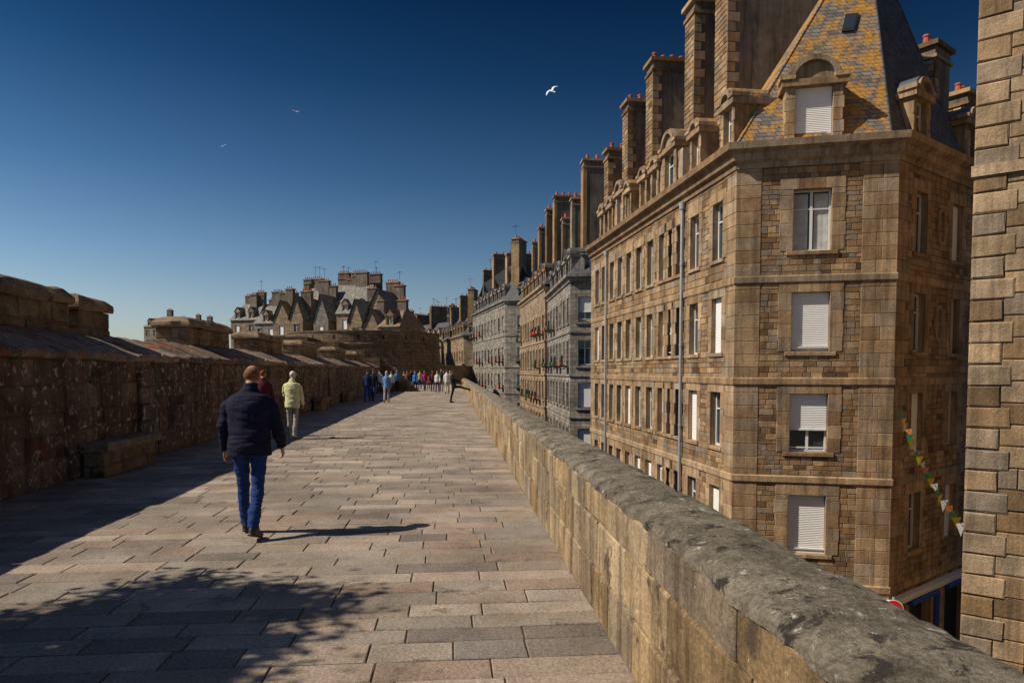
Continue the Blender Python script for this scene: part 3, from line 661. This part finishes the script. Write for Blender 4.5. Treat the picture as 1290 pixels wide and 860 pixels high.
# ---------------------------------------------------------------- people
def ell(c,r,rot=None,seg=16,rg=12):
    vs=[];fs=[]; c=Vector(c)
    for i in range(1,rg):
        th=PI*i/rg
        for k in range(seg):
            a=2*PI*k/seg; p=Vector((r[0]*math.sin(th)*math.cos(a),r[1]*math.sin(th)*math.sin(a),r[2]*math.cos(th)))
            vs.append(c+(rot@p if rot else p))
    top=len(vs); e=Vector((0,0,r[2])); vs+= [c+(rot@e if rot else e),c-(rot@e if rot else e)]
    for i in range(rg-2):
        for k in range(seg): fs.append((i*seg+k,(i+1)*seg+k,(i+1)*seg+(k+1)%seg,i*seg+(k+1)%seg))
    for k in range(seg): fs.append((top,k,(k+1)%seg)); fs.append((top+1,(rg-2)*seg+(k+1)%seg,(rg-2)*seg+k))
    return vs,fs
def tube(pts,rad,seg=14,step=.02,ref=Vector((0,1,0)),caps=True):
    P=[Vector(p) for p in pts]; R=[(r,r) if not hasattr(r,'__len__') else r for r in rad]
    C=[];Q=[]
    for i in range(len(P)-1):
        n=max(1,int((P[i+1]-P[i]).length/step))
        for k in range(n):
            q=k/n; C.append(P[i].lerp(P[i+1],q)); sm=q*q*(3-2*q); Q.append((R[i][0]*(1-sm)+R[i+1][0]*sm,R[i][1]*(1-sm)+R[i+1][1]*sm))
    C.append(P[-1]);Q.append(R[-1]); 
    if len(C)>4:
        C2=[C[0]]+[(C[i-1]+C[i]*2+C[i+1])/4 for i in range(1,len(C)-1)]+[C[-1]]; C=C2
    vs=[];fs=[]
    for i,c in enumerate(C):
        t=(C[min(i+1,len(C)-1)]-C[max(i-1,0)]).normalized(); side=ref.cross(t)
        if side.length<.1: side=Vector((1,0,0)).cross(t)
        side.normalize(); oth=t.cross(side)
        for k in range(seg):
            a=2*PI*k/seg; vs.append(c+side*math.cos(a)*Q[i][0]+oth*math.sin(a)*Q[i][1])
    n=len(C)
    for i in range(n-1):
        for k in range(seg): fs.append((i*seg+k,i*seg+(k+1)%seg,(i+1)*seg+(k+1)%seg,(i+1)*seg+k))
    if caps: fs+=[tuple(range(seg-1,-1,-1)),tuple(range((n-1)*seg,n*seg))]
    return vs,fs
cloths={}
def cloth(col):
    key=tuple(round(c,3) for c in col)
    if key not in cloths:
        nm='cloth_%d'%len(cloths); plain(nm,col,.85,.15,var=.22,bs=.5,sc=22); cloths[key]=nm
    return cloths[key]
plain('skin',(.46,.24,.16),.5,.35,var=.12,sc=14)
plain('shoe',(.025,.02,.018),.5,.4,var=.2); plain('eye',(.05,.03,.02),.2); plain('lip',(.36,.12,.10),.5)
def person(name,X,Y,head,H=1.72,top=(.1,.1,.1),legs=(.1,.1,.12),hair=(.1,.06,.03),voxel=.022,la=(14,8),ra=(-12,22),arm_l=(-12,10,14),arm_r=(14,10,16),lean=3,hem=.47,bulk=1.,hairlen=0,bald=False,shoe=None,hp=0,bag=None,z0=0,fpl=None,fpr=None,collar=True,bleg=1.,yawh=0,abd=0):
    h=H/1.75; parts=[]
    def add(vf,mat): parts.append((vf[0],vf[1],mat))
    D=math.radians
    ct=cloth(top);cl=cloth(legs);ch=cloth(hair); sh='shoe' if shoe is None else cloth(shoe)
    hipz=.91*h; lt=.42*h; ls=.41*h
    for sx,(a,b_),fp in ((-1,la,fpl),(1,ra,fpr)):
        hip=Vector((sx*.09*h,0,hipz)); ab=D(2+ (abd if sx>0 else 0))
        kn=hip+lt*Vector((sx*math.sin(ab)*.4,math.sin(D(a)),-math.cos(D(a)))); an=kn+ls*Vector((0,math.sin(D(a-b_)),-math.cos(D(a-b_))))
        p=(-(b_-a)*.75 if b_>a+8 else (a*.6 if a>8 else 0)) if fp is None else fp
        f=Vector((sx*.12,math.cos(D(p)),math.sin(D(p)))).normalized(); up=Vector((0,-math.sin(D(p)),math.cos(D(p))))
        k=bleg
        add(tube([hip+Vector((-sx*.01,0,.06)),hip-Vector((0,0,.06)),hip.lerp(kn,.5),kn,kn.lerp(an,.4)-Vector((0,.012,0)),an-up*.0+ (an-kn).normalized()*.015],[.085*h*k,.088*h*k,.074*h*k,.060*h*k,.058*h*k,.052*h*k]),cl)
        add(ell(kn,(.06*h*k,.062*h*k,.065*h*k)),cl)
        heel=an-f*.055*h-up*.045*h; 
        add(tube([heel-f*.012,heel+f*.03,an+f*.05*h-up*.045*h,an+f*.12*h-up*.058*h,an+f*.185*h-up*.066*h,an+f*.205*h-up*.068*h],[(.022,.02),(.036,.042),(.04,.040),(.047,.028),(.038,.020),(.018,.012)],ref=Vector((0,0,1)) if abs(p)<60 else Vector((0,1,0))),sh)
        add(tube([heel-f*.02-up*.038,heel+f*.04-up*.038,an+f*.13*h-up*.086*h,an+f*.20*h-up*.086*h],[(.03,.012),(.04,.013),(.046,.012),(.025,.010)],ref=Vector((0,0,1)) if abs(p)<60 else Vector((0,1,0))),sh)
        add(tube([an+(an-kn).normalized()*-.05,an-up*.05],[.045*h,.036*h]),sh)
    le=D(lean)
    def TT(p):
        p=Vector(p); d=p.z-hipz
        if d<=0: return p
        k=min(1,d/.2); c,s_=math.cos(le*k),math.sin(le*k)
        return Vector((p.x,p.y*c+d*s_,hipz+d*c-p.y*s_))
    bk=bulk
    tr=[(.86-.0,.150,.108),(hem*1.75,.168*bk,.125*bk),(hem*1.75+.10,.170*bk,.128*bk),(1.02,.158*bk,.118*bk),(1.13,.162*bk,.122*bk),(1.26,.176*bk,.126*bk),(1.34,.172*bk,.116*bk),(1.40,.150*bk,.098*bk),(1.44,.112,.08),(1.475,.080,.07)]
    add(tube([(0,0,.82*h),(0,-.01,.9*h),(0,-.005,1.0*h)],[(.13*h*bleg,.10*h),(.155*h*bleg,.115*h),(.145*h,.105*h)],seg=22),cl)
    add(tube([TT((0,-.012*h,z*h)) for z,_,_ in tr[1:]],[(a*h,b_*h) for _,a,b_ in tr[1:]],seg=26),ct)
    if collar: add(tube([TT((0,-.012*h,1.43*h)),TT((0,.0,1.53*h))],[(.088*h,.080*h),(.072*h,.070*h)],seg=18),ct)
    hands=[]
    for sx,(a,c,b_) in ((-1,arm_l),(1,arm_r)):
        s0=TT((sx*.172*h*min(bk,1.10),-.01,1.355*h)); a_=D(a);c_=D(c)
        d1=Vector((sx*math.sin(c_),math.sin(a_)*math.cos(c_),-math.cos(a_)*math.cos(c_)))
        e_=s0+d1*.27*h; a2=D(a+b_); c2=c_*.25; d2=Vector((sx*math.sin(c2),math.sin(a2)*math.cos(c2),-math.cos(a2)*math.cos(c2)))
        w_=e_+d2*.25*h
        add(tube([s0+Vector((-sx*.09*h,0,.035*h)),s0+Vector((-sx*.015,0,.0)),s0+d1*.07*h,s0.lerp(e_,.55),e_,e_.lerp(w_,.5),w_],[.050*h,.058*h,.062*h*bk,.056*h*bk,.050*h*bk,.046*h*bk,.038*h*bk],seg=16),ct)
        add(ell(e_,(.051*h*bk,)*3),ct)
        hands.append((w_,d2,sx))
        add(tube([w_-d2*.03,w_+d2*.02],[.027*h,.025*h]),'skin')
    nb=TT((0,.0,1.46*h)); hd=Matrix.Rotation(D(yawh),3,'Z')@Matrix.Rotation(-D(lean*.6+hp),3,'X')
    hc=TT((0,.015,1.50*h))+hd@Vector((0,.02*h,.135*h))
    add(tube([nb-Vector((0,0,.03)),hc-hd@Vector((0,.02,.06*h))],[.056*h,.052*h]),'skin')
    g=h*.98
    add(ell(hc,(.074*g,.093*g,.098*g),hd,18,14),'skin'); add(ell(hc+hd@Vector((0,.028*g,-.062*g)),(.052*g,.058*g,.052*g),hd),'skin')
    add(ell(hc+hd@Vector((0,.098*g,-.018*g)),(.012*g,.018*g,.022*g),hd,8,8),'skin')
    for sx in (-1,1): add(ell(hc+hd@Vector((sx*.077*g,-.002,-.012*g)),(.010*g,.018*g,.032*g),hd,8,8),'skin')
    if bald:
        add(ell(hc+hd@Vector((0,-.024*g,-.012*g)),(.0805*g,.086*g,.078*g),hd,18,14),ch)
    else:
        add(ell(hc+hd@Vector((0,-.014*g,.018*g)),(.081*g,.094*g,.092*g),hd,18,14),ch)
        if hairlen: add(ell(hc+hd@Vector((0,-.045*g,-.05*g-hairlen*.4)),(.078*g,.055*g,.08*g+hairlen*.5),hd,16,12),ch)
    if bag:
        bm=cloth(bag); add(ell(TT((0,-.19*h,1.2*h)),(.14*h,.09*h,.21*h)),bm)
    V=[];Fc=[];src=[]
    for vs,fs,mt in parts:
        i=len(V); V+= [tuple(v) for v in vs]; Fc+= [tuple(i+a for a in f) for f in fs]; src+=[mt]*len(vs)
    me=bpy.data.meshes.new('t'); me.from_pydata(V,[],Fc); ob=bpy.data.objects.new('t',me); S.collection.objects.link(ob)
    md=ob.modifiers.new('r','REMESH'); md.mode='VOXEL'; md.voxel_size=voxel
    sm=ob.modifiers.new('s','SMOOTH'); sm.factor=.5; sm.iterations=3 if voxel<.012 else 1
    dg=bpy.context.evaluated_depsgraph_get(); m2=bpy.data.meshes.new_from_object(ob.evaluated_get(dg)); bpy.data.objects.remove(ob)
    kd=kdtree.KDTree(len(V)); [kd.insert(v,i) for i,v in enumerate(V)]; kd.balance()
    vs=[]; tops={ct,cl}
    for v in m2.vertices:
        co=v.co.copy()
        if voxel<.016:
            mt=src[kd.find(co)[1]]
            if mt in tops:
                q=co*1.0; d=noise.noise(Vector((q.x*7,q.y*7,q.z*11)))*.012+abs(noise.noise(Vector((q.x*5+4,q.y*5,q.z*20))))*.012
                co+=v.normal*(d-.004)
            elif mt==ch: co+=v.normal*noise.noise(co*60)*.003
        vs.append(co)
    faces=[tuple(p.vertices) for p in m2.polygons]; mats=[src[kd.find(p.center)[1]] for p in m2.polygons]
    mb=MB(); mb.v=[tuple(v) for v in vs]; mb.f=faces; mb.m=mats; mb.t=[.5]*len(faces)
    for w_,d,sx in hands:
        d=d.normalized(); side=Vector((sx,0,0)); fwd=d.cross(side); fwd.normalize()
        if fwd.y<0 and abs(fwd.y)>.2: fwd=-fwd
        elif fwd.z<0 and abs(fwd.y)<=.2: fwd=-fwd
        pn=fwd.cross(d).normalized()
        if pn.x*sx>0: pn=-pn
        pv=tube([w_-d*.01,w_+d*.03*h,w_+d*.065*h,w_+d*.095*h],[(.024*h,.018*h),(.036*h,.016*h),(.041*h,.015*h),(.037*h,.012*h)],seg=10,ref=pn); 
        mb.add(pv[0],pv[1],'skin')
        for k,ln in enumerate((.070,.078,.072,.056)):
            off=(.030-.020*k)*h; root=w_+d*.086*h+fwd*off; p=[root]; ang=18+4*k
            dd=d.copy(); A_=0
            for q,fr_ in enumerate((.45,.3,.25)):
                A_+=D(ang if q==0 else 26); dd=(d*math.cos(A_)+pn*math.sin(A_)); p.append(p[-1]+dd*ln*fr_*h)
            fv=tube(p,[.0098*h,.009*h,.0082*h,.006*h],seg=8,ref=fwd,step=.03); mb.add(fv[0],fv[1],'skin')
        r0=w_+d*.03*h+fwd*.03*h; td=(d*.75+fwd*.55+pn*.3).normalized()
        fv=tube([r0,r0+td*.035*h,r0+(td*.03+d*.035)*h+pn*.008],[.013*h,.0105*h,.0075*h],seg=8,ref=pn,step=.03); mb.add(fv[0],fv[1],'skin')
    for sx in (-1,1):
        ev=ell(hc+hd@Vector((sx*.03*g,.083*g,.0)),(.013*g,.010*g,.008*g),hd,8,6); mb.add(ev[0],ev[1],'eye')
    ev=ell(hc+hd@Vector((0,.083*g,-.058*g)),(.022*g,.008*g,.006*g),hd,8,6); mb.add(ev[0],ev[1],'lip')
    zmin=min(v[2] for v in mb.v)
    mb.v=[(v[0],v[1],v[2]-zmin) for v in mb.v]
    o=mb.build(name,smooth=True); o.location=(X,Y,z0+.002); o.rotation_euler=(0,0,math.radians(head))
    return o
def PX(px,foot): 
    Y=EYE*F/(foot-467); return (px-645)/F*Y,Y
X,Y=PX(313,676)
person('man',X,Y,5,H=1.76,top=(.014,.015,.036),legs=(.018,.045,.16),hair=(.17,.085,.05),voxel=.0085,la=(14,6),ra=(-9,18),arm_l=(-4,14,20),arm_r=(6,15,20),lean=6,hem=.46,bulk=1.28,bald=True,hp=16,fpl=4,fpr=-16,bleg=1.06)
X,Y=PX(368,553)
person('woman',X,Y,3,H=1.66,top=(.62,.62,.34),legs=(.30,.30,.27),hair=(.62,.58,.52),voxel=.013,la=(8,6),ra=(-8,14),arm_l=(25,10,60),arm_r=(4,8,25),lean=3,hem=.45,bulk=1.15,shoe=(.35,.33,.3),hp=6)
person('woman',TX(331,17.4),17.4,8,H=1.68,top=(.10,.02,.03),legs=(.03,.03,.04),hair=(.25,.05,.02),voxel=.016,la=(-6,12),ra=(10,6),lean=2)
navy=(.02,.03,.08);jean=(.03,.07,.20);blk=(.015,.015,.018);wht=(.7,.7,.68)
crowd=[('man',463,506,5,1.74,navy,(.02,.07,.30),(.05,.03,.02),{}),('man',470,505,-10,1.78,(.02,.03,.05),(.02,.05,.2),(.1,.08,.05),{}),
('woman',487,507,5,1.68,(.14,.28,.50),(.35,.33,.30),(.5,.42,.3),dict(hairlen=.05,hem=.43)),
('man',500,493,185,1.75,(.1,.25,.5),blk,(.05,.03,.02),{}),('woman',509,491,180,1.62,(.5,.45,.4),jean,(.2,.1,.05),dict(hairlen=.08)),
('man',518,492,5,1.78,blk,(.2,.2,.2),(.05,.03,.02),{}),('woman',523,492.5,175,1.65,(.05,.2,.6),navy,(.3,.2,.1),dict(hairlen=.08)),
('woman',535,492,170,1.66,(.40,.03,.12),jean,(.08,.05,.03),dict(hairlen=.1)),('child',540,491,175,1.2,(.35,.07,.08),navy,(.2,.12,.06),{}),
('man',545,493,5,1.75,(.02,.02,.03),(.05,.05,.1),(.1,.06,.04),dict(bag=(.25,.03,.03))),('woman',551,494,180,1.66,wht,(.05,.04,.10),(.3,.2,.1),dict(hairlen=.08)),
('man',556,493,183,1.8,(.05,.05,.06),(.25,.22,.16),(.1,.06,.04),{}),('man',563,496,8,1.76,wht,(.5,.45,.36),(.1,.06,.04),{}),('woman',567,495,185,1.68,(.65,.6,.5),(.6,.58,.55),(.3,.2,.1),dict(hairlen=.06)),
('man',478,496,5,1.76,wht,jean,(.1,.06,.04),{}),('woman',493,496,5,1.64,(.6,.62,.65),(.05,.05,.07),(.25,.15,.1),dict(hairlen=.06)),('man',529,489,5,1.76,(.4,.35,.2),navy,(.1,.06,.04),{}),
('man',559,489,5,1.76,(.03,.1,.2),blk,(.1,.06,.04),{}),('woman',513,488,185,1.66,(.35,.1,.15),jean,(.1,.06,.04),{})]
for i,(nm,px,ft,hd,H,tp,lg,hr,kw) in enumerate(crowd):
    X,Y=PX(px,ft); sgn=1 if i%2 else -1
    person(nm,X,Y,hd,H=H,top=tp,legs=lg,hair=hr,voxel=.02,la=(12*sgn,8 if sgn>0 else 18),ra=(-10*sgn,18 if sgn>0 else 6),arm_l=(-14*sgn,9,14),arm_r=(14*sgn,9,18),**kw)
X,Y=PX(572,507)
person('man',X,Y,-80,H=1.72,top=blk,legs=(.02,.02,.03),hair=(.05,.03,.02),voxel=.016,la=(-12,0),ra=(78,4),arm_l=(60,10,10),arm_r=(55,10,10),lean=-12,fpr=60,fpl=0)
# ---------------------------------------------------------------- gulls
def gull(X,Y,Zz,span,rot):
    mb=MB()
    v,f=tube([(0,-.2,0),(0,-.12,0),(0,0,0),(0,.14,.01),(0,.2,.03),(0,.25,.03)],[(.012,.008),(.04,.03),(.065,.055),(.05,.045),(.035,.035),(.012,.012)],seg=10,ref=Vector((0,0,1))); mb.add(v,f,'gull_white')
    mb.add([(-.01,.24,.03),(.01,.24,.03),(0,.30,.02),(0,.25,.045)],[(0,1,2),(0,2,3),(1,3,2)],'beak')
    mb.add([(-.03,-.16,0),(.03,-.16,0),(.07,-.32,.0),(-.07,-.32,.0)],[(0,1,2,3)],'gull_white')
    for sx in (-1,1):
        pr=[(0.04,.09,-.07,.02),(.22,.13,-.05,.13),(.40,.10,-.05,.12),(.55,.02,-.09,.07),(.66,-.08,-.11,.02)]
        vs=[];fs=[]
        for (x,a,b_,z) in pr: vs+=[(sx*x,a,z),(sx*x,(a+b_)/2,z+.012),(sx*x,b_,z-.004)]
        for k in range(4):
            for q in range(2): fs.append((k*3+q,k*3+3+q,k*3+4+q,k*3+1+q))
        mb.add(vs,fs[:7],'gull_white'); mb.add(vs,fs[7:],'gull_grey')
    o=mb.build('seagull',smooth=True); o.location=(X,Y,Zz); o.scale=(span,)*3; o.rotation_euler=rot
gull(TX(694,50),50,EYE+345*50/F,1.0,(math.radians(35),math.radians(-40),math.radians(25)))
gull(TX(378,110),110,EYE+320*110/F,1.0,(.5,.1,.4)); gull(TX(287,120),120,EYE+278*120/F,1.0,(.5,-.2,-.3))
# ---------------------------------------------------------------- bunting
mb=MB(); p0=Vector((11.7,20.55,.55)); p1=Vector((8.68,12.95,-1.35)); n=22; pts=[]
for k in range(n+1):
    q=k/n; p=p0.lerp(p1,q); p.z-=math.sin(PI*q)*.30; pts.append(p)
for a,b_ in zip(pts[:-1],pts[1:]): cyl(mb,a,b_,.006,.006,'iron',5)
cs=['white_paint','green_cloth','yellow_cloth','white_paint','orange_cloth','green_cloth','yellow_cloth']
for k in range(1,n):
    p=pts[k]; d=(pts[k]-pts[k-1]).normalized(); a_=random.uniform(.5,1.3)
    sd=Vector((d.y,-d.x,0)).normalized(); bs_=(d*math.cos(a_)+sd*math.sin(a_))*.10; sw=Vector((random.uniform(-.10,.10),random.uniform(-.1,.1),-.25))
    mb.face([p-bs_,p+bs_,p+sw],cs[k%7])
mb.build('bunting')
mb=MB(); c=Vector((TX(1133,18.5),18.5,EYE-303*18.5/F)); nrm=Vector((-.35,-1,0)).normalized(); rt=Vector((-nrm.y,nrm.x,0)); 
cyl(mb,c+nrm*.0,c+nrm*.02,.24,.24,'white_paint',32); cyl(mb,c+nrm*.004,c+nrm*.024,.225,.225,'red_paint',32)
f=Fr(c,rt,nrm); box(mb,f,-.16,.16,-.035,.035,.01,.028,'white_paint'); q=c-nrm*.04; cyl(mb,Vector((q.x,q.y,GZ)),Vector((q.x,q.y,c.z+.3)),.035,.035,'zinc',10); mb.build('no_entry_sign')
# ---------------------------------------------------------------- tree (left, beside the wall)
mb=MB(); rb=random.Random(3); base=Vector((-5.45,2.5,0))
cyl(mb,base,base+Vector((-.5,.3,2.6)),.13,.09,'bark',10); tp=base+Vector((-.5,.3,2.6)); tips=[]
for k in range(12):
    a=2*PI*k/12; e=tp+Vector((math.cos(a)*rb.uniform(.5,1.3)-1.05,math.sin(a)*rb.uniform(.3,1.0)+.45,rb.uniform(.8,2.0))); cyl(mb,tp,e,.045,.02,'bark',7); tips.append(e)
    for j in range(4):
        e2=e+Vector((rb.uniform(-.5,.5),rb.uniform(-.5,.5),rb.uniform(-.1,.5))); cyl(mb,e,e2,.016,.008,'bark',5); tips.append(e2)
for t in tips:
    for k in range(190):
        p=t+Vector((rb.gauss(0,.2),rb.gauss(0,.2),rb.gauss(0,.18))); a=Vector((rb.uniform(-1,1),rb.uniform(-1,1),rb.uniform(-1,1))).normalized(); b_=a.orthogonal().normalized(); s=rb.uniform(.04,.08)
        mb.face([p-a*s,p+b_*s*.5,p+a*s,p-b_*s*.5],'leaf')
mb.build('tree')
# ---------------------------------------------------------------- light, sky, camera
el=math.radians(44); az=Vector((.982,.19)).normalized()
ld=Vector((az.x*math.cos(el),az.y*math.cos(el),-math.sin(el)))
sl=bpy.data.lights.new('sun','SUN'); sl.energy=5.0; sl.angle=math.radians(.5); sl.color=(1,.885,.73)
so=bpy.data.objects.new('sun',sl); S.collection.objects.link(so); so.rotation_euler=ld.to_track_quat('-Z','Y').to_euler(); so.location=(-30,-10,30)
w=bpy.data.worlds.new('World'); S.world=w; w.use_nodes=True; nt=w.node_tree; bg=nt.nodes['Background']
sk=N(nt,'ShaderNodeTexSky',sky_type='NISHITA'); sk.sun_disc=False; sk.sun_elevation=el; sk.sun_rotation=math.atan2(-az.x,-az.y)
sk.altitude=500; sk.air_density=1.0; sk.dust_density=1.4; sk.ozone_density=2.5
tc=N(nt,'ShaderNodeTexCoord'); sx=N(nt,'ShaderNodeSeparateXYZ'); L(nt,tc.outputs['Generated'],sx.inputs[0])
k=ramp(nt,sx.outputs[2],[(0,(1.0,.98,.95)),(.08,(.86,.88,.88)),(.16,(.56,.70,.78)),(.26,(.27,.46,.60)),(.38,(.08,.24,.38)),(.47,(.03,.135,.25)),(.65,(.15,.32,.48)),(1,(.5,.6,.75))])
c=mix(nt,1.0,sk.outputs[0],k,'MULTIPLY')
mr=N(nt,'ShaderNodeMapRange'); L(nt,sx.outputs[0],mr.inputs[0]); mr.inputs[1].default_value=-.6; mr.inputs[2].default_value=.4; mr.inputs[3].default_value=1.3; mr.inputs[4].default_value=.75
c=mix(nt,1.0,c,mr.outputs[0],'MULTIPLY')
L(nt,c,bg.inputs[0]); bg.inputs[1].default_value=.088
cam=bpy.data.cameras.new('camera'); co=bpy.data.objects.new('camera',cam); S.collection.objects.link(co); S.camera=co
cam.lens=24; cam.sensor_width=36; cam.clip_end=9000; cam.clip_start=.05
pit=math.radians(2.6); co.location=(0,0,EYE); co.rotation_euler=(PI/2-pit,0,0)
cam.shift_y=((467-430)+math.tan(pit)*F)/1290
S.view_settings.view_transform='Standard'; S.view_settings.look='None'; S.view_settings.exposure=0
